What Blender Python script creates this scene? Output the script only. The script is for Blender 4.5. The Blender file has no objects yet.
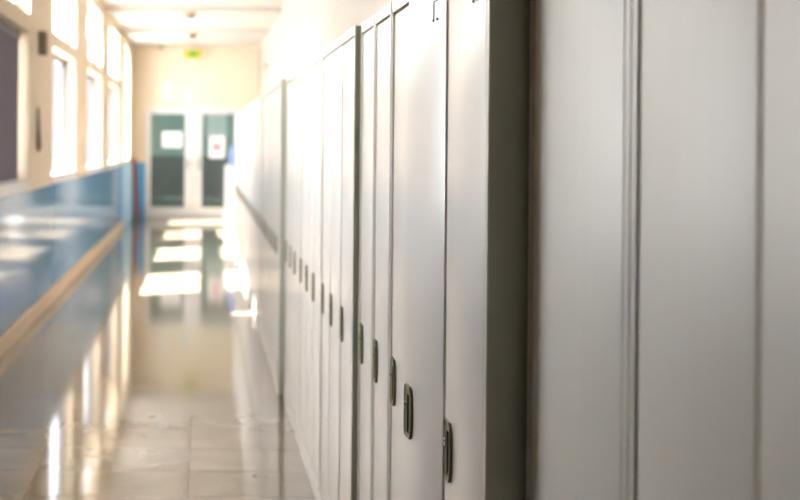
import bpy, bmesh, math, random
from mathutils import Matrix, Vector
random.seed(7)
C = bpy.context.scene.collection
R = math.radians

# ------------------------------------------------------------------ materials
def new_mat(name):
    m = bpy.data.materials.new(name); m.use_nodes = True
    nt = m.node_tree
    return m, nt, nt.nodes['Principled BSDF']

def paint(name, col, rough=0.5, metal=0.0, spec=0.5, coat=0.0, coat_rough=0.05, var=0.0, vscale=(3, 3, 3), bump=0.0, bscale=(8, 8, 8), bdist=0.01):
    m, nt, b = new_mat(name)
    b.inputs['Base Color'].default_value = (*col, 1)
    b.inputs['Roughness'].default_value = rough
    b.inputs['Metallic'].default_value = metal
    b.inputs['Specular IOR Level'].default_value = spec
    b.inputs['Coat Weight'].default_value = coat
    b.inputs['Coat Roughness'].default_value = coat_rough
    tc = nt.nodes.new('ShaderNodeTexCoord')
    if var > 0:
        mp = nt.nodes.new('ShaderNodeMapping'); mp.inputs['Scale'].default_value = vscale
        nz = nt.nodes.new('ShaderNodeTexNoise'); nz.inputs['Scale'].default_value = 1.0; nz.inputs['Detail'].default_value = 5
        nt.links.new(tc.outputs['Object'], mp.inputs['Vector']); nt.links.new(mp.outputs[0], nz.inputs['Vector'])
        mx = nt.nodes.new('ShaderNodeMix'); mx.data_type = 'RGBA'
        mx.inputs['A'].default_value = (*[c * (1 - var) for c in col], 1)
        mx.inputs['B'].default_value = (*[min(1, c * (1 + var)) for c in col], 1)
        nt.links.new(nz.outputs['Fac'], mx.inputs['Factor']); nt.links.new(mx.outputs['Result'], b.inputs['Base Color'])
    if bump > 0:
        mp = nt.nodes.new('ShaderNodeMapping'); mp.inputs['Scale'].default_value = bscale
        nz = nt.nodes.new('ShaderNodeTexNoise'); nz.inputs['Scale'].default_value = 1.0; nz.inputs['Detail'].default_value = 2
        bp = nt.nodes.new('ShaderNodeBump'); bp.inputs['Strength'].default_value = bump; bp.inputs['Distance'].default_value = bdist
        nt.links.new(tc.outputs['Object'], mp.inputs['Vector']); nt.links.new(mp.outputs[0], nz.inputs['Vector'])
        nt.links.new(nz.outputs['Fac'], bp.inputs['Height']); nt.links.new(bp.outputs[0], b.inputs['Normal'])
        if coat > 0: nt.links.new(bp.outputs[0], b.inputs['Coat Normal'])
    return m

def glass_mat(name, tint, refl_ior=1.45):
    m = bpy.data.materials.new(name); m.use_nodes = True
    nt = m.node_tree
    for n in list(nt.nodes): nt.nodes.remove(n)
    out = nt.nodes.new('ShaderNodeOutputMaterial')
    tr = nt.nodes.new('ShaderNodeBsdfTransparent'); tr.inputs['Color'].default_value = (*tint, 1)
    gl = nt.nodes.new('ShaderNodeBsdfGlossy'); gl.inputs['Roughness'].default_value = 0.02
    fr = nt.nodes.new('ShaderNodeFresnel'); fr.inputs['IOR'].default_value = refl_ior
    mx = nt.nodes.new('ShaderNodeMixShader')
    ge = nt.nodes.new('ShaderNodeNewGeometry')
    sb = nt.nodes.new('ShaderNodeMath'); sb.operation = 'SUBTRACT'; sb.inputs[0].default_value = 1.0
    ml = nt.nodes.new('ShaderNodeMath'); ml.operation = 'MULTIPLY'
    nt.links.new(ge.outputs['Backfacing'], sb.inputs[1]); nt.links.new(fr.outputs[0], ml.inputs[0]); nt.links.new(sb.outputs[0], ml.inputs[1])
    nt.links.new(ml.outputs[0], mx.inputs[0]); nt.links.new(tr.outputs[0], mx.inputs[1]); nt.links.new(gl.outputs[0], mx.inputs[2])
    nt.links.new(mx.outputs[0], out.inputs['Surface'])
    return m

def tile_floor():
    m, nt, b = new_mat('polished_floor_tiles')
    tc = nt.nodes.new('ShaderNodeTexCoord')
    mp = nt.nodes.new('ShaderNodeMapping'); mp.inputs['Location'].default_value = (0.05, 0.08, 0)
    br = nt.nodes.new('ShaderNodeTexBrick')
    br.offset = 0; br.squash = 1
    br.inputs['Scale'].default_value = 1.0
    br.inputs['Brick Width'].default_value = 0.66; br.inputs['Row Height'].default_value = 0.33
    br.inputs['Mortar Size'].default_value = 0.0035; br.inputs['Mortar Smooth'].default_value = 0.2
    br.inputs['Color1'].default_value = (0.20, 0.155, 0.112, 1); br.inputs['Color2'].default_value = (0.165, 0.128, 0.092, 1)
    br.inputs['Mortar'].default_value = (0.05, 0.04, 0.03, 1)
    nt.links.new(tc.outputs['Object'], mp.inputs['Vector']); nt.links.new(mp.outputs[0], br.inputs['Vector'])
    nz = nt.nodes.new('ShaderNodeTexNoise'); nz.inputs['Scale'].default_value = 5; nz.inputs['Detail'].default_value = 6
    nt.links.new(tc.outputs['Object'], nz.inputs['Vector'])
    cr = nt.nodes.new('ShaderNodeMapRange'); cr.inputs['To Min'].default_value = 0.72; cr.inputs['To Max'].default_value = 1.22
    nt.links.new(nz.outputs['Fac'], cr.inputs['Value'])
    mx = nt.nodes.new('ShaderNodeMix'); mx.data_type = 'RGBA'; mx.blend_type = 'MULTIPLY'; mx.inputs['Factor'].default_value = 1
    nt.links.new(br.outputs['Color'], mx.inputs['A']); nt.links.new(cr.outputs[0], mx.inputs['B'])
    nt.links.new(mx.outputs['Result'], b.inputs['Base Color'])
    b.inputs['Roughness'].default_value = 0.085
    b.inputs['IOR'].default_value = 2.0
    n2 = nt.nodes.new('ShaderNodeTexNoise'); n2.inputs['Scale'].default_value = 1.3; n2.inputs['Detail'].default_value = 2
    nt.links.new(tc.outputs['Object'], n2.inputs['Vector'])
    bp = nt.nodes.new('ShaderNodeBump'); bp.inputs['Strength'].default_value = 0.03; bp.inputs['Distance'].default_value = 0.006
    nt.links.new(n2.outputs['Fac'], bp.inputs['Height']); nt.links.new(bp.outputs[0], b.inputs['Normal'])
    return m

M = {}
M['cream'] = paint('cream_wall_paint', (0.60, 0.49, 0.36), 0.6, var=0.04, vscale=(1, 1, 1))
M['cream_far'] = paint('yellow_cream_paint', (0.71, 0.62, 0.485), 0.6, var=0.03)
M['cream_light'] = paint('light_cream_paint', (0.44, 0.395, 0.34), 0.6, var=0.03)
M['ceiling'] = paint('white_ceiling_paint', (0.56, 0.525, 0.49), 0.8)
M['wainscot'] = paint('glossy_blue_paint', (0.075, 0.25, 0.50), 0.085, bump=0.05, bscale=(2, 2, 5), bdist=0.01)
M['blue'] = paint('bright_blue_paint', (0.10, 0.38, 0.72), 0.25)
M['baseboard'] = paint('beige_skirting_tile', (0.70, 0.49, 0.28), 0.3)
M['blue_lit'] = paint('lit_tone_blue_paint', (0.42, 0.70, 0.93), 0.3)
M['floor'] = tile_floor()
M['white_frame'] = paint('white_plastic_frame', (0.66, 0.66, 0.66), 0.35)
M['grey_frame'] = paint('grey_window_frame', (0.07, 0.07, 0.09), 0.4)
M['sill'] = paint('pale_sill_board', (0.66, 0.65, 0.66), 0.3)
M['glass'] = glass_mat('window_glass', (0.94, 0.96, 0.97), 1.15)
M['door_glass'] = glass_mat('green_door_glass', (0.82, 0.89, 0.86))
M['locker'] = paint('grey_locker_enamel', (0.69, 0.64, 0.59), 0.42, coat=0.68, coat_rough=0.225, var=0.02, vscale=(20, 20, 1.2), bump=0.22, bscale=(11, 11, 0.7), bdist=0.006)
M['locker_dull'] = paint('dull_grey_locker_enamel', (0.80, 0.755, 0.69), 0.52, coat=0.5, coat_rough=0.38, var=0.02, vscale=(20, 20, 1.2), bump=0.2, bscale=(11, 11, 0.7), bdist=0.006)
M['locker_body'] = paint('olive_grey_locker_sides', (0.48, 0.49, 0.41), 0.42, bump=0.1, bscale=(6, 6, 0.6), bdist=0.004)
M['handle'] = paint('dark_olive_handle_plastic', (0.16, 0.145, 0.08), 0.32)
M['handle_rim'] = paint('lighter_olive_handle_rim', (0.28, 0.26, 0.18), 0.3)  # a lighter olive than the plate
M['pocket'] = paint('black_handle_recess', (0.018, 0.016, 0.01), 0.6)
M['steel'] = paint('bright_lock_steel', (0.85, 0.85, 0.82), 0.2, metal=1.0)
M['label'] = paint('dark_label_wire', (0.06, 0.08, 0.05), 0.5)
M['dark_metal'] = paint('dark_grey_fitting', (0.10, 0.09, 0.08), 0.5)
M['grey_plastic'] = paint('grey_plastic_case', (0.20, 0.17, 0.15), 0.5)
M['rust'] = paint('rust_brown_cap', (0.40, 0.17, 0.06), 0.5)
M['red_brown'] = paint('red_brown_wood', (0.33, 0.075, 0.04), 0.45)
M['tan'] = paint('tan_plastic', (0.42, 0.29, 0.15), 0.5)
M['paper'] = paint('white_paper', (0.88, 0.88, 0.88), 0.7)
M['off_white_paper'] = paint('off_white_paper', (0.70, 0.67, 0.62), 0.7)  # a little darker and warmer than the white sheets
M['pink'] = paint('faded_red_print', (0.80, 0.22, 0.26), 0.7)
M['print_grey'] = paint('grey_print', (0.55, 0.55, 0.57), 0.7)
M['print_blue'] = paint('blue_print', (0.25, 0.45, 0.72), 0.7)
M['exit_green'] = paint('exit_sign_green', (0.14, 0.36, 0.03), 0.4)
M['exit_yellow'] = paint('exit_sign_yellow', (0.62, 0.43, 0.03), 0.4)
M['blind'] = paint('violet_grey_blind_fabric', (0.14, 0.13, 0.17), 0.8)
M['cupboard'] = paint('white_cupboard_laminate', (0.86, 0.86, 0.88), 0.35)
M['bag'] = paint('blue_bag_fabric', (0.26, 0.34, 0.66), 0.8)
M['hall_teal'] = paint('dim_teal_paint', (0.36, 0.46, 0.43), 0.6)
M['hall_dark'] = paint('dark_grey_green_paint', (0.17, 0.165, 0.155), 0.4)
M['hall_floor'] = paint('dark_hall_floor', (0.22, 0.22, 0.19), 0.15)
M['facade'] = paint('pale_lilac_render', (0.030, 0.029, 0.044), 0.9)
M['ground'] = paint('outside_paving', (0.42, 0.41, 0.40), 0.9, var=0.1)
M['concrete'] = paint('sun_blocker_concrete', (0.40, 0.39, 0.37), 0.9)
M['near_wall'] = paint('olive_dark_wall', (0.05, 0.055, 0.035), 0.6)

# ------------------------------------------------------------------ mesh helpers
def box(bm, x0, x1, y0, y1, z0, z1, mi=0, mat=None):
    vs = [bm.verts.new(Vector(p)) for p in ((x0,y0,z0),(x1,y0,z0),(x1,y1,z0),(x0,y1,z0),(x0,y0,z1),(x1,y0,z1),(x1,y1,z1),(x0,y1,z1))]
    if mat is not None:
        for v in vs: v.co = mat @ v.co
    fs = []
    for q in ((0,3,2,1),(4,5,6,7),(0,1,5,4),(1,2,6,5),(2,3,7,6),(3,0,4,7)):
        f = bm.faces.new([vs[i] for i in q]); f.material_index = mi; fs.append(f)
    return vs, fs

def bevbox(bm, x0, x1, y0, y1, z0, z1, w, seg=2, mi=0):
    t = bmesh.new(); box(t, x0, x1, y0, y1, z0, z1, mi)
    bmesh.ops.bevel(t, geom=t.edges[:], offset=w, segments=seg, profile=0.5, affect='EDGES', clamp_overlap=True)
    for f in t.faces: f.material_index = mi
    me = bpy.data.meshes.new('tmp'); t.to_mesh(me); t.free(); bm.from_mesh(me); bpy.data.meshes.remove(me)

def cyl(bm, p, axis, r, L, mi=0, n=20, r2=None):
    rot = Vector((0,0,1)).rotation_difference(Vector(axis)).to_matrix().to_4x4()
    res = bmesh.ops.create_cone(bm, cap_ends=True, segments=n, radius1=r, radius2=r if r2 is None else r2, depth=L,
                                matrix=Matrix.Translation(Vector(p) + Vector(axis).normalized()*L/2) @ rot)
    fs = set(f for v in res['verts'] for f in v.link_faces)
    for f in fs: f.material_index = mi

def obj(name, bm, mats, parent=None, smooth=False):
    me = bpy.data.meshes.new(name)
    bmesh.ops.recalc_face_normals(bm, faces=bm.faces[:])
    bm.to_mesh(me); bm.free()
    if not isinstance(mats, (list, tuple)): mats = [mats]
    for m in mats: me.materials.append(M[m])
    if smooth:
        for p in me.polygons: p.use_smooth = True
        me.set_sharp_from_angle(angle=R(40))
    o = bpy.data.objects.new(name, me); C.objects.link(o)
    if parent: o.parent = parent
    return o

def tag(o, label=None, cat=None, group=None, kind=None):
    if label: o['label'] = label
    if cat: o['category'] = cat
    if group: o['group'] = group
    if kind: o['kind'] = kind
    return o

def empty(name, loc, label=None, cat=None, group=None, kind=None):
    o = bpy.data.objects.new(name, None); C.objects.link(o); o.location = loc
    o.empty_display_size = 0.1
    return tag(o, label, cat, group, kind)

def struct(name, bm, mats, label, cat, parent=None):
    o = obj(name, bm, mats, parent)
    if parent is None: tag(o, label, cat, kind='structure')
    return o

# ------------------------------------------------------------------ dimensions
CAM_H = 1.44
XL, XLO = -1.355, -1.51          # inner / outer face of the window wall
XR = 1.06
CEIL = 3.30
Y_END = 19.8
Y_NEAR = -3.0
WT = 1.055                        # top of blue wainscot
WIN = [(3.30, 5.35), (6.45, 8.05), (9.30, 10.95), (12.10, 13.75), (14.90, 16.55), (17.62, 18.9)]  # first window is out of view, widened to light the near lockers
Z_S, Z_L, Z_T0, Z_T1 = 1.12, 2.30, 2.43, 3.12

# ------------------------------------------------------------------ setting
bm = bmesh.new(); box(bm, XLO, XR+0.12, Y_NEAR, Y_END+0.1, -0.12, 0)
struct('floor', bm, 'floor', 'polished beige tiled corridor floor with white sun patches', 'floor')
bm = bmesh.new(); box(bm, XLO, XR+0.12, Y_NEAR, Y_END+0.1, CEIL, CEIL+0.15)
struct('ceiling', bm, 'ceiling', 'off-white corridor ceiling', 'ceiling')

bm = bmesh.new()
box(bm, XLO, XL, Y_NEAR, Y_END, 0, WT, 1)
ys = Y_NEAR
for i, (a, b) in enumerate(WIN):
    box(bm, XLO, XL, ys, a, WT, CEIL, 0)
    box(bm, XLO, XL, a, b, WT, Z_S, 0)
    if i < 5: box(bm, XLO, XL, a, b, Z_L, Z_T0, 0)
    box(bm, XLO, XL, a, b, Z_T1, CEIL, 0)
    ys = b
box(bm, XLO, XL, ys, Y_END, WT, CEIL, 0)
struct('wall_left', bm, ['cream', 'wainscot'], 'cream window wall with glossy blue lower half', 'wall')
bm = bmesh.new(); box(bm, XR, XR+0.12, Y_NEAR, Y_END, 0, CEIL)
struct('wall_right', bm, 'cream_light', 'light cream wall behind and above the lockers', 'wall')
# end wall with the door opening
DX0, DX1, DZ = -1.10, 0.71, 2.11
bm = bmesh.new()
box(bm, XLO, DX0, Y_END, Y_END+0.1, 0, WT, 1); box(bm, XLO, DX0, Y_END, Y_END+0.1, WT, CEIL, 0)
box(bm, DX1, XR+0.12, Y_END, Y_END+0.1, 0, WT, 1); box(bm, DX1, XR+0.12, Y_END, Y_END+0.1, WT, CEIL, 0)
box(bm, DX0, DX1, Y_END, Y_END+0.1, DZ, CEIL, 0)
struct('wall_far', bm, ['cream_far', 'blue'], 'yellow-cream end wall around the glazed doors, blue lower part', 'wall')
bm = bmesh.new(); box(bm, XLO, XR+0.12, Y_NEAR-0.1, Y_NEAR, 0, CEIL)
struct('wall_near', bm, 'near_wall', 'dim olive wall behind the viewer', 'wall')
bm = bmesh.new(); bevbox(bm, XL, XL+0.014, Y_NEAR, Y_END, 0, 0.125, 0.004)
struct('baseboard_left', bm, 'baseboard', 'beige tiled skirting along the foot of the blue wall', 'baseboard')
bm = bmesh.new(); bevbox(bm, XL, XL+0.02, 17.45, Y_END-0.002, 0.0, WT, 0.004)  # added panel, its paler blue stands in for light on the wall
struct('trim_1', bm, 'blue_lit', 'pale blue panel with painted-in brightness at the far end of the window wall', 'panel')
for k, y in enumerate((5.9, 8.68, 11.52, 14.32, 17.08)):
    bm = bmesh.new(); bevbox(bm, XL, XR, y-0.16, y+0.16, CEIL-0.06, CEIL, 0.02)
    struct('trim_%d' % (k+2), bm, 'ceiling', 'shallow white ceiling beam crossing between two windows', 'beam')

# windows
def win_frame(bm, a, b, z0, z1, mull, w=0.05, mi=0):
    x0, x1 = XLO+0.002, XLO+0.045
    box(bm, x0, x1, a, b, z0, z0+w, mi); box(bm, x0, x1, a, b, z1-w, z1, mi)
    box(bm, x0, x1, a, a+w, z0+w, z1-w, mi); box(bm, x0, x1, b-w, b, z0+w, z1-w, mi)
    for y in mull: box(bm, x0, x1, y-w*0.6, y+w*0.6, z0+w, z1-w, mi)
for i, (a, b) in enumerate(WIN):
    root = empty('window_%d' % (i+1), (0, 0, 0), 'tall corridor window number %d along the left wall with a transom above' % (i+1), 'window', kind='structure')
    mid = (a+b)/2
    bm = bmesh.new()
    if i < 5:
        win_frame(bm, a, b, Z_S, Z_L, [mid], mi=0); win_frame(bm, a, b, Z_T0, Z_T1, [mid], 0.035, mi=1)
    else:
        win_frame(bm, a, b, Z_S, Z_T1, [mid], 0.035, mi=1)
    obj('window_frame', bm, ['grey_frame', 'white_frame'], root)
    for z0, z1 in (((Z_S, Z_L), (Z_T0, Z_T1)) if i < 5 else ((Z_S, Z_T1),)):
        bm = bmesh.new(); box(bm, XLO+0.02, XLO+0.026, a+0.01, b-0.01, z0+0.01, z1-0.01)
        obj('window_pane', bm, 'glass', root)
    bm = bmesh.new(); bevbox(bm, XLO+0.046, XL+0.012, a-0.02, b+0.02, Z_S-0.005, Z_S+0.022, 0.006)
    bevbox(bm, XL+0.001, XL+0.01, a-0.02, b+0.02, WT+0.004, Z_S-0.004, 0.004)
    obj('window_sill', bm, 'sill', root)
    for z0, z1 in (((Z_S, Z_L), (Z_T0, Z_T1)) if i < 5 else ((Z_S, Z_T1),)):
        ld = bpy.data.lights.new('window_portal', 'AREA'); ld.shape = 'RECTANGLE'; ld.size = z1-z0; ld.size_y = b-a
        ld.cycles.is_portal = True
        lo = bpy.data.objects.new('window_portal', ld); C.objects.link(lo)
        lo.location = (XLO-0.01, mid, (z0+z1)/2); lo.rotation_euler = (0, R(-90), 0)

# vertical blind closed over the first visible window
for (a, b), lab in ((WIN[1], 'dark violet-grey vertical blind closed over the window at the left edge'),):
    root = empty('vertical_blind', (XLO+0.07, (a+b)/2, Z_S+0.03), lab, 'blind')
    bm = bmesh.new()
    n = 20; w = (b-a-0.10)/n
    for k in range(n):
        y = -(b-a)/2+0.05+w*(k+0.5)
        box(bm, -0.0012, 0.0012, -w*0.56, w*0.56, 0.0, Z_L-Z_S-0.10, 0, Matrix.Translation((0, y, 0)) @ Matrix.Rotation(R(-10), 4, 'Z'))
    tag(obj('slats', bm, 'blind', root))
    bm = bmesh.new(); bevbox(bm, -0.018, 0.018, -(b-a)/2+0.05, (b-a)/2-0.05, Z_L-Z_S-0.10, Z_L-Z_S-0.035, 0.004)
    obj('headrail', bm, 'grey_frame', root)

# ------------------------------------------------------------------ end doors
bm = bmesh.new()
y0, y1 = Y_END-0.02, Y_END+0.10
box(bm, DX0, DX0+0.05, y0, y1, 0, DZ); box(bm, DX1-0.05, DX1, y0, y1, 0, DZ)
box(bm, DX0+0.05, DX1-0.05, y0, y1, DZ-0.06, DZ); box(bm, -0.235, -0.135, y0, y1, 0, DZ-0.06)
struct('trim_7', bm, 'white_frame', 'white frame around the two glazed end doors', 'door frame')
def leaf(name, xa, xb, st_l, st_r, hx, label):
    root = empty(name, ((xa+xb)/2, Y_END+0.03, 0), label, 'door', kind='structure')
    cx = (xa+xb)/2
    bm = bmesh.new(); zt = DZ-0.065
    box(bm, xa-cx, xa-cx+st_l, -0.02, 0.025, 0.008, zt); box(bm, xb-cx-st_r, xb-cx, -0.02, 0.025, 0.008, zt)
    box(bm, xa-cx+st_l, xb-cx-st_r, -0.02, 0.025, 0.008, 0.20); box(bm, xa-cx+st_l, xb-cx-st_r, -0.02, 0.025, zt-0.05, zt)
    obj('leaf_frame', bm, 'white_frame', root)
    bm = bmesh.new(); box(bm, xa-cx+st_l-0.005, xb-cx-st_r+0.005, -0.003, 0.003, 0.195, zt-0.045)
    obj('door_pane', bm, 'door_glass', root)
    bm = bmesh.new()
    bevbox(bm, hx-cx-0.018, hx-cx+0.018, -0.028, -0.02, 0.92, 1.14, 0.003)
    cyl(bm, (hx-cx, -0.028, 1.05), (0, -1, 0), 0.009, 0.04); bevbox(bm, hx-cx-0.012, hx-cx+0.11, -0.075, -0.06, 1.04, 1.06, 0.005)
    obj('door_handle', bm, 'steel', root)
leaf('door_1', -1.045, -0.24, 0.045, 0.105, -0.29, 'left white glazed end door with a white notice on its glass')
leaf('door_2', -0.13, 0.655, 0.11, 0.06, -0.075, 'right white glazed end door with a red and white notice on its glass')

def px(x, y, Y):     # photo position on the plane at distance Y
    return (x-203)/1035*Y, CAM_H-(y-143)/1035*Y
def sheet(name, label, cat, x0, y0, x1, y1, Y, mats, prints, thick=0.003):
    xa, za = px(x0, y1, Y); xb, zb = px(x1, y0, Y)
    root = empty(name, ((xa+xb)/2, Y, za), label, cat)
    bm = bmesh.new(); box(bm, xa-(xa+xb)/2, xb-(xa+xb)/2, -thick, 0, 0, zb-za, 0)
    obj('sheet', bm, mats[0], root)
    if prints:
        bm = bmesh.new()
        W, H = xb-xa, zb-za
        for (u0, v0, u1, v1) in prints: box(bm, (u0-.5)*W, (u1-.5)*W, -thick-0.001, -thick, v0*H, v1*H, 0)
        obj('print', bm, mats[1], root)
    return root
gy = Y_END+0.026
sheet('notice', 'white paper notice stuck on the left end door glass', 'notice', 162, 132, 182, 148, gy, ['paper', 'print_grey'], [(.15, .62, .85, .68), (.15, .42, .8, .48), (.15, .25, .7, .30)])
sheet('notice', 'white notice with a faded red symbol on the right end door glass', 'notice', 209, 136, 225, 158, gy, ['paper', 'pink'],
      [(.40, .30, .60, .72), (.22, .42, .40, .60), (.60, .42, .78, .60)])
wy = Y_END+0.001
sheet('notice', 'pale notice sheet on the cream wall above the left end door', 'notice', 161, 82, 171, 100, wy, ['off_white_paper', 'print_grey'], [])
sheet('notice', 'small blue and white sign on the cream wall between the end doors', 'sign', 185, 92, 191, 103, wy, ['off_white_paper', 'print_blue'], [(.12, .1, .55, .9)])

# exit sign hanging from the ceiling near the end wall
xa, za = px(183.5, 58.5, 19.6); xb, zb = px(200.5, 50, 19.6)
root = empty('exit_sign', ((xa+xb)/2, 19.6, za), 'green and yellow exit sign hanging below the ceiling before the end wall', 'sign')
W, H = xb-xa, zb-za
bm = bmesh.new(); bevbox(bm, -W/2, W/2, -0.015, 0.015, 0, H, 0.004); obj('sign_body', bm, 'exit_yellow', root)
bm = bmesh.new(); box(bm, -W*0.20, W*0.24, -0.017, -0.015, 0.012, H-0.012); box(bm, W*0.40, W*0.47, -0.017, -0.015, 0.012, H-0.012); obj('pictogram_panel', bm, 'exit_green', root)
for s in (-0.3, 0.3):
    bm = bmesh.new(); cyl(bm, (W*s, 0, H-0.002), (0, 0, 1), 0.004, CEIL-za-H+0.002); obj('hanger', bm, 'white_frame', root)

# ceiling fittings
for Y, lab in ((14.32-0.02, 'nearer small dark round fitting on the white ceiling beam'), (17.08-0.02, 'farther small dark round fitting on the white ceiling beam')):
    root = empty('ceiling_fitting', (-0.19, Y, CEIL-0.06), lab, 'ceiling fitting', 'round fittings on the ceiling')
    bm = bmesh.new(); cyl(bm, (0, 0, -0.03), (0, 0, 1), 0.095, 0.03, n=28); obj('base', bm, 'tan', root, True)
    bm = bmesh.new(); cyl(bm, (0, 0, -0.075), (0, 0, 1), 0.05, 0.045, n=28, r2=0.08); obj('cover', bm, 'dark_metal', root, True)
# things on walls
root = empty('wall_speaker', (XL, 8.53, 2.15), 'small dark grey box high on the cream wall between two windows', 'speaker')
bm = bmesh.new(); bevbox(bm, 0, 0.062, -0.06, 0.06, 0, 0.195, 0.006); obj('case', bm, 'grey_plastic', root)
bm = bmesh.new()
for k in range(6): box(bm, 0.062, 0.065, -0.045, 0.045, 0.02+k*0.027, 0.035+k*0.027)
obj('grille', bm, 'dark_metal', root)
root = empty('wall_handset', (XL, 8.44, 1.36), 'slim dark grey tapering handset hung below the grey wall box', 'handset')
bm = bmesh.new()
t = bmesh.new(); vs, fs = box(t, 0, 0.036, -0.03, 0.03, 0.03, 0.36)
for v in vs:
    if v.co.z > 0.2: v.co.x *= 0.45; v.co.y *= 0.6
bmesh.ops.bevel(t, geom=t.edges[:], offset=0.005, segments=2, affect='EDGES')
obj('body', t, 'grey_plastic', root); bm.free()
bm = bmesh.new(); cyl(bm, (0.016, 0, 0), (0, 0, 1), 0.014, 0.032); obj('end_cap', bm, 'rust', root)
root = empty('motion_sensor', (XR+0.001, 17.0, 2.66), 'small tan sensor high on the light wall above the far lockers', 'sensor')
bm = bmesh.new(); bevbox(bm, -0.02, 0, -0.05, 0.05, 0, 0.13, 0.006); obj('base', bm, 'tan', root)
bm = bmesh.new(); bevbox(bm, -0.06, -0.02, -0.04, 0.04, 0.015, 0.10, 0.012); obj('lens', bm, 'tan', root)
x, z = px(160, 50, Y_END)
root = empty('corner_detector', (x, Y_END, z), 'small pale detector high on the end wall left of the exit sign', 'detector')
bm = bmesh.new(); bevbox(bm, -0.045, 0.045, -0.04, 0, 0, 0.08, 0.01); obj('case', bm, 'tan', root)
bm = bmesh.new(); bevbox(bm, -0.03, 0.03, -0.052, -0.04, 0.02, 0.05, 0.005); obj('lens', bm, 'cream_light', root)

# leaning board in the corner
root = empty('leaning_board', (-1.30, 19.62, 0.0), 'thin red-brown board leaning in the corner left of the end doors', 'board')
bm = bmesh.new(); bevbox(bm, -0.035, 0.035, -0.012, 0.012, 0, 1.12, 0.004)
o = obj('plank', bm, 'red_brown', root); o.rotation_euler = (R(-6), R(-3.6), 0)
o.location = (0.06, 0.02, 0.004)

# low cupboard and bag beyond the lockers
root = empty('low_cupboard', (0.40, 17.2, 0), 'low white cupboard past the far end of the lockers', 'cupboard')
bm = bmesh.new(); bevbox(bm, 0, 0.6, 0, 0.9, 0.06, 1.04, 0.004); box(bm, 0.04, 0.56, 0.03, 0.87, 0, 0.06); obj('body', bm, 'cupboard', root)
bm = bmesh.new(); bevbox(bm, -0.02, 0.62, -0.02, 0.92, 1.04, 1.065, 0.004); obj('top', bm, 'cupboard', root)
for k in (0, 1):
    d = obj('door', (lambda b_: (bevbox(b_, -0.018, 0, 0.005+k*0.45, 0.445+k*0.45, 0.08, 1.03, 0.003), b_)[1])(bmesh.new()), 'cupboard', root)
    bm = bmesh.new(); cyl(bm, (-0.018, 0.40 if k == 0 else 0.50, 0.6), (-1, 0, 0), 0.012, 0.022); obj('knob', bm, 'steel', d)
root = empty('blue_bag', (0.62, 17.5, 1.065), 'soft blue bag standing on the low white cupboard', 'bag')
bm = bmesh.new(); bevbox(bm, -0.19, 0.19, -0.12, 0.12, 0, 0.34, 0.07, 4)
for v in bm.verts: v.co.x *= 1 - 0.25*v.co.z/0.34
obj('bag_body', bm, 'bag', root, True)
bm = bmesh.new()
for k in range(12):
    a0, a1 = math.pi*k/12, math.pi*(k+1)/12
    p, q = Vector((0.09*math.cos(a0), 0, 0.32+0.09*math.sin(a0))), Vector((0.09*math.cos(a1), 0, 0.32+0.09*math.sin(a1)))
    cyl(bm, p, q-p, 0.01, (q-p).length, n=8)
obj('strap', bm, 'bag', root)

# ------------------------------------------------------------------ lockers
H_CAB, Z_D0, Z_D1, DT, GAP, ST = 1.81, 0.075, 1.776, 0.02, 0.006, 0.014
def door_bm(w):
    bm = bmesh.new(); vs, fs = box(bm, 0, DT, 0, w, Z_D0, Z_D1)
    ed = [e for e in bm.edges if abs(e.verts[0].co.x) < 1e-6 and abs(e.verts[1].co.x) < 1e-6]
    bmesh.ops.bevel(bm, geom=ed, offset=0.0055, segments=4, profile=0.5, affect='EDGES')
    return bm
def handle_bm():
    # flat D-shaped plate: straight far edge, bowed near edge, thin raised rim and a dark finger recess
    bm = bmesh.new()
    n = 24; hh = 0.0585
    rows = []
    for k in range(n+1):
        t = -1+2*k/n
        z = hh*t
        cut = 0.007*(abs(t)**10)
        f, e = 0.026-cut, -0.029-0.008*(1-t*t)+cut
        x_in = -0.0035 if abs(t) < 0.93 else -0.0052
        pk = -0.0006 if abs(t+0.08) < 0.70 else x_in
        rows.append([bm.verts.new(p) for p in ((0.0, f, z), (-0.0045, f-0.0008, z), (-0.0052, f-0.0025, z), (x_in, f-0.005, z), (x_in, 0.001, z), (pk, 0.0, z),
                     (pk, e+0.0085, z), (x_in, e+0.0078, z), (-0.0062, e+0.0045, z), (-0.0062, e+0.0012, z), (0.0, e, z))])
    for k in range(n):
        for q in range(len(rows[0])-1):
            f = bm.faces.new((rows[k][q], rows[k][q+1], rows[k+1][q+1], rows[k+1][q]))
            deep = rows[k][5].co.x > -0.001 or rows[k+1][5].co.x > -0.001
            f.material_index = 1 if (q in (4, 5, 6) and deep) else (2 if q in (1, 8) else 0)
    bm.faces.new(rows[0]); bm.faces.new(rows[-1])
    return bm
def lock_bm():
    bm = bmesh.new(); cyl(bm, (-0.0035, 0, 0), (-1, 0, 0), 0.0075, 0.003, n=20)
    box(bm, -0.0072, -0.0064, -0.001, 0.001, -0.004, 0.004, 1); return bm
def label_bm():
    bm = bmesh.new(); t = 0.0011
    box(bm, -0.0015, 0.0, 0.021, 0.021+2*t, -0.02, 0.02)          # upright wire
    box(bm, -0.0015, 0.0, -0.004, 0.021, 0.018, 0.018+2*t)        # top wire
    return bm
def rivet_bm():
    bm = bmesh.new(); cyl(bm, (0, 0, 0), (-1, 0, 0), 0.0028, 0.003, n=12); return bm
RIV = obj('rivet', rivet_bm(), ['label'], None, True); RM = RIV.data; bpy.data.objects.remove(RIV)
HANDLE = obj('handle', handle_bm(), ['handle', 'pocket', 'handle_rim'], None, True); HM = HANDLE.data; bpy.data.objects.remove(HANDLE)
LOCK = obj('lock', lock_bm(), ['steel', 'pocket'], None, True); LM = LOCK.data; bpy.data.objects.remove(LOCK)
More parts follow.
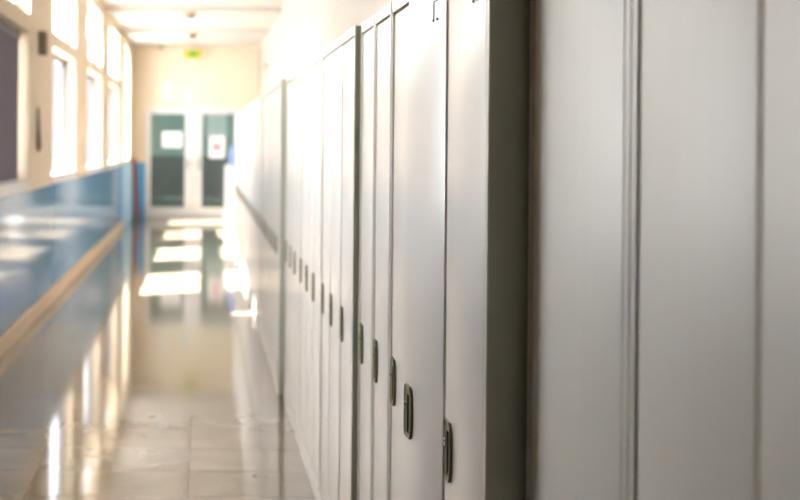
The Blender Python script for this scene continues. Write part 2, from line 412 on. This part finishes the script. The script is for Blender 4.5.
LAB = obj('label_holder', label_bm(), ['label'], None); LAM = LAB.data; bpy.data.objects.remove(LAB)
DOORM, BODYM = {}, {}
def child(name, data, parent, loc):
    o = bpy.data.objects.new(name, data); C.objects.link(o); o.parent = parent; o.location = loc; return o
def cabinet(x, y0, W, nd, label, angles=None, depth=0.5, labels=True, handles=True, enamel='locker'):
    root = empty('locker_cabinet', (x, y0, 0), label, 'locker cabinet', 'grey steel lockers along the right wall')
    key = (round(W, 4), nd, enamel)
    if key not in BODYM:
        bm = bmesh.new(); t = 0.0012
        box(bm, 0, ST, 0, 0.002, 0, H_CAB)               # folded side panels with front stiles
        bm.free(); bm = bmesh.new()
        for ya in (0.003, W-ST): box(bm, 0, 0.022, ya, ya+ST-0.003, 0, H_CAB)
        box(bm, 0, 0.003, 0, 0.003, 0, H_CAB); box(bm, 0, 0.003, W-0.003, W, 0, H_CAB)
        box(bm, 0.003, depth, 0, 0.003, 0, H_CAB, 1); box(bm, 0.003, depth, W-0.003, W, 0, H_CAB, 1)  # side panels darker and more olive than the fronts
        box(bm, depth-0.003, depth, 0.003, W-0.003, 0, H_CAB)
        box(bm, 0, 0.022, ST, W-ST, Z_D1+GAP, H_CAB); box(bm, 0.022, depth-0.003, 0.003, W-0.003, H_CAB-0.004, H_CAB)
        box(bm, 0.0, 0.022, ST, W-ST, 0, Z_D0-GAP); box(bm, 0.022, depth-0.003, 0.003, W-0.003, Z_D0-0.02, Z_D0-0.016)
        pw = (W-2*ST)/nd
        for k in range(1, nd):
            box(bm, 0.030, depth-0.003, ST+k*pw-0.008, ST+k*pw+0.008, Z_D0-0.016, H_CAB-0.004)
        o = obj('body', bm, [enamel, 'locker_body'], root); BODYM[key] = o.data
    else:
        child('body', BODYM[key], root, (0, 0, 0))
    pw = (W-2*ST)/nd; dw = pw-GAP
    kd = (round(dw, 4), enamel)
    if kd not in DOORM:
        o = obj('door', door_bm(dw), enamel, None, True); DOORM[kd] = o.data; bpy.data.objects.remove(o)
    for k in range(nd):
        d = child('door', DOORM[kd], root, (0.0, ST+GAP/2+k*pw, 0))
        ang = angles[k] if angles else random.choice([-0.3, -0.5, -0.7, -0.9, -0.6])
        d.rotation_euler = (0, 0, R(ang))
        if handles:
            child('handle', HM, d, (0, dw-0.033, 0.838)); child('lock', LM, d, (0, dw-0.021, 0.851))
        if labels and (labels is True or k in labels):
            child('label_holder', LAM, d, (0, dw*0.22, 1.721))
            for yy in (0.022, -0.006): child('rivet', RM, d, (0, dw*0.22+yy, 1.701))
    return root
# nearest row
XN, XB, XC, XD = 0.555, 0.488, 0.47, 0.445
cabinet(XN, 1.347, 0.415, 1, 'pale grey single-door locker directly right of the tall dark cabinet side', [-0.3], labels=False, handles=False, enamel='locker_dull')
cabinet(XN, 0.425, 0.915, 3, 'pale grey locker cabinet closest to the viewer at the right edge', [-0.5, 0.3, -0.5], enamel='locker_dull')
cabinet(XB, 1.772, 0.916, 3, 'grey three-door locker cabinet with its middle door slightly ajar', [-0.5, 3.9, -0.7], labels=(0, 1))
cabinet(XB-0.002, 2.690, 0.248, 1, 'narrow one-door grey locker right behind the cabinet with the ajar door', [-0.6], labels=False)
cabinet(XB-0.004, 2.940, 0.246, 1, 'narrow one-door grey locker just in front of the thin dark strip', [-0.8], labels=False)
for k, w in enumerate(('nearest', 'middle', 'farthest')):
    cabinet(XC, 3.222+k*0.882, 0.880, 3, '%s of the three grey locker cabinets between the two dark strips' % w, labels=False)
ords = ['first', 'second', 'third', 'fourth', 'fifth', 'sixth', 'seventh', 'eighth', 'ninth']
for k in range(9):
    cabinet(XD, 5.945+k*0.906, 0.904, 3, '%s blurred locker cabinet counted from the tall dark strip towards the end doors' % ords[k], labels=False)

# ------------------------------------------------------------------ hall behind the glazed doors
HY0, HY1 = Y_END+0.102, 27.0
bm = bmesh.new(); box(bm, -1.9, 1.9, HY0, HY1, -0.12, -0.001)
struct('floor_hall', bm, 'hall_floor', 'dim floor of the hall seen through the end doors', 'floor')
bm = bmesh.new(); box(bm, -1.9, 1.9, HY0, HY1, 2.9, 3.0)
struct('ceiling_hall', bm, 'hall_teal', 'dim ceiling of the hall beyond the end doors', 'ceiling')
bm = bmesh.new()
box(bm, -2.0, -1.9, HY0, HY1, 0, 1.1, 1); box(bm, -2.0, -1.9, HY0, HY1, 1.1, 3.0, 0)
struct('wall_hall_left', bm, ['hall_teal', 'hall_dark'], 'dim teal left wall of the hall beyond the end doors', 'wall')
bm = bmesh.new()
a, b = 23.0, 24.4
box(bm, 1.9, 2.0, HY0, a, 0, 1.1, 1); box(bm, 1.9, 2.0, HY0, a, 1.1, 3.0, 0)
box(bm, 1.9, 2.0, b, HY1, 0, 1.1, 1); box(bm, 1.9, 2.0, b, HY1, 1.1, 3.0, 0); box(bm, 1.9, 2.0, a, b, 2.3, 3.0, 0); box(bm, 1.9, 2.0, a, b, 0, 0.3, 1)
struct('wall_hall_right', bm, ['hall_teal', 'hall_dark'], 'dim teal right wall of the hall with a window opening', 'wall')
bm = bmesh.new()
box(bm, -2.0, 2.0, HY1, HY1+0.1, 0, 1.1, 1); box(bm, -2.0, 2.0, HY1, HY1+0.1, 1.1, 3.0, 0)
struct('wall_hall_far', bm, ['hall_teal', 'hall_dark'], 'dim teal back wall of the hall beyond the end doors', 'wall')
bm = bmesh.new(); bevbox(bm, 0.10, 0.62, HY1-0.02, HY1, 1.60, 2.28, 0.004)  # white panel added in place of a bright hall window
struct('trim_8', bm, 'paper', 'pale panel standing in for a bright window on the back wall of the hall, seen through the right door', 'panel')

# ------------------------------------------------------------------ outside
bm = bmesh.new(); box(bm, -40, XLO-0.02, -20, 60, -0.75, -0.6)
struct('ground', bm, 'ground', 'paving outside the windows', 'ground')
bm = bmesh.new(); box(bm, -16, -2.2, 36, 46, -0.6, 5.1)
struct('wall_outside', bm, 'facade', 'pale lilac building wing seen through the windows', 'building')
bm = bmesh.new(); box(bm, -3.5, XLO-0.01, -4, 7.58, 3.55, 3.7)  # unseen slab, added to keep sun out of the nearest windows
struct('roof_sun_blocker', bm, 'concrete', 'unseen concrete slab added outside to block sun at the nearest windows', 'sun blocker')

# ------------------------------------------------------------------ light
w = bpy.data.worlds.new('sky'); bpy.context.scene.world = w; w.use_nodes = True
bg = w.node_tree.nodes['Background']
bg.inputs['Color'].default_value = (0.99, 0.98, 0.985, 1); bg.inputs['Strength'].default_value = 10.0
sd = bpy.data.lights.new('sun', 'SUN'); sd.energy = 75; sd.angle = R(0.53); sd.color = (1.0, 0.95, 0.86)
so = bpy.data.objects.new('sun', sd); C.objects.link(so)
sun_dir = Vector((0.66, 0.30, -1.0)).normalized()
so.rotation_euler = (-sun_dir).to_track_quat('Z', 'Y').to_euler(); so.location = (-8, 4, 14)

# ------------------------------------------------------------------ camera
cd = bpy.data.cameras.new('camera'); cam = bpy.data.objects.new('camera', cd); C.objects.link(cam)
cd.sensor_fit = 'HORIZONTAL'; cd.sensor_width = 36; cd.lens = 1035/800*36
cd.shift_x = (400-203)/800; cd.shift_y = -(250-143)/800
cd.clip_start = 0.05
cam.matrix_world = Matrix.Translation((0, 0, CAM_H)) @ Matrix.Rotation(R(90), 4, 'X') @ Matrix.Rotation(R(0.5), 4, 'Z')
cd.dof.use_dof = True; cd.dof.focus_distance = 2.25; cd.dof.aperture_fstop = 2.8
sc = bpy.context.scene
sc.camera = cam
sc.view_settings.view_transform = 'Standard'; sc.view_settings.look = 'None'
sc.view_settings.gamma = 1.0; sc.view_settings.use_curve_mapping = False
sc.view_settings.exposure = 0.54
sc.cycles.max_bounces = 10; sc.cycles.diffuse_bounces = 7; sc.cycles.glossy_bounces = 5
sc.cycles.transparent_max_bounces = 12
sc.cycles.sample_clamp_indirect = 12
sc.cycles.use_denoising = True
sc.cycles.caustics_reflective = False; sc.cycles.caustics_refractive = False
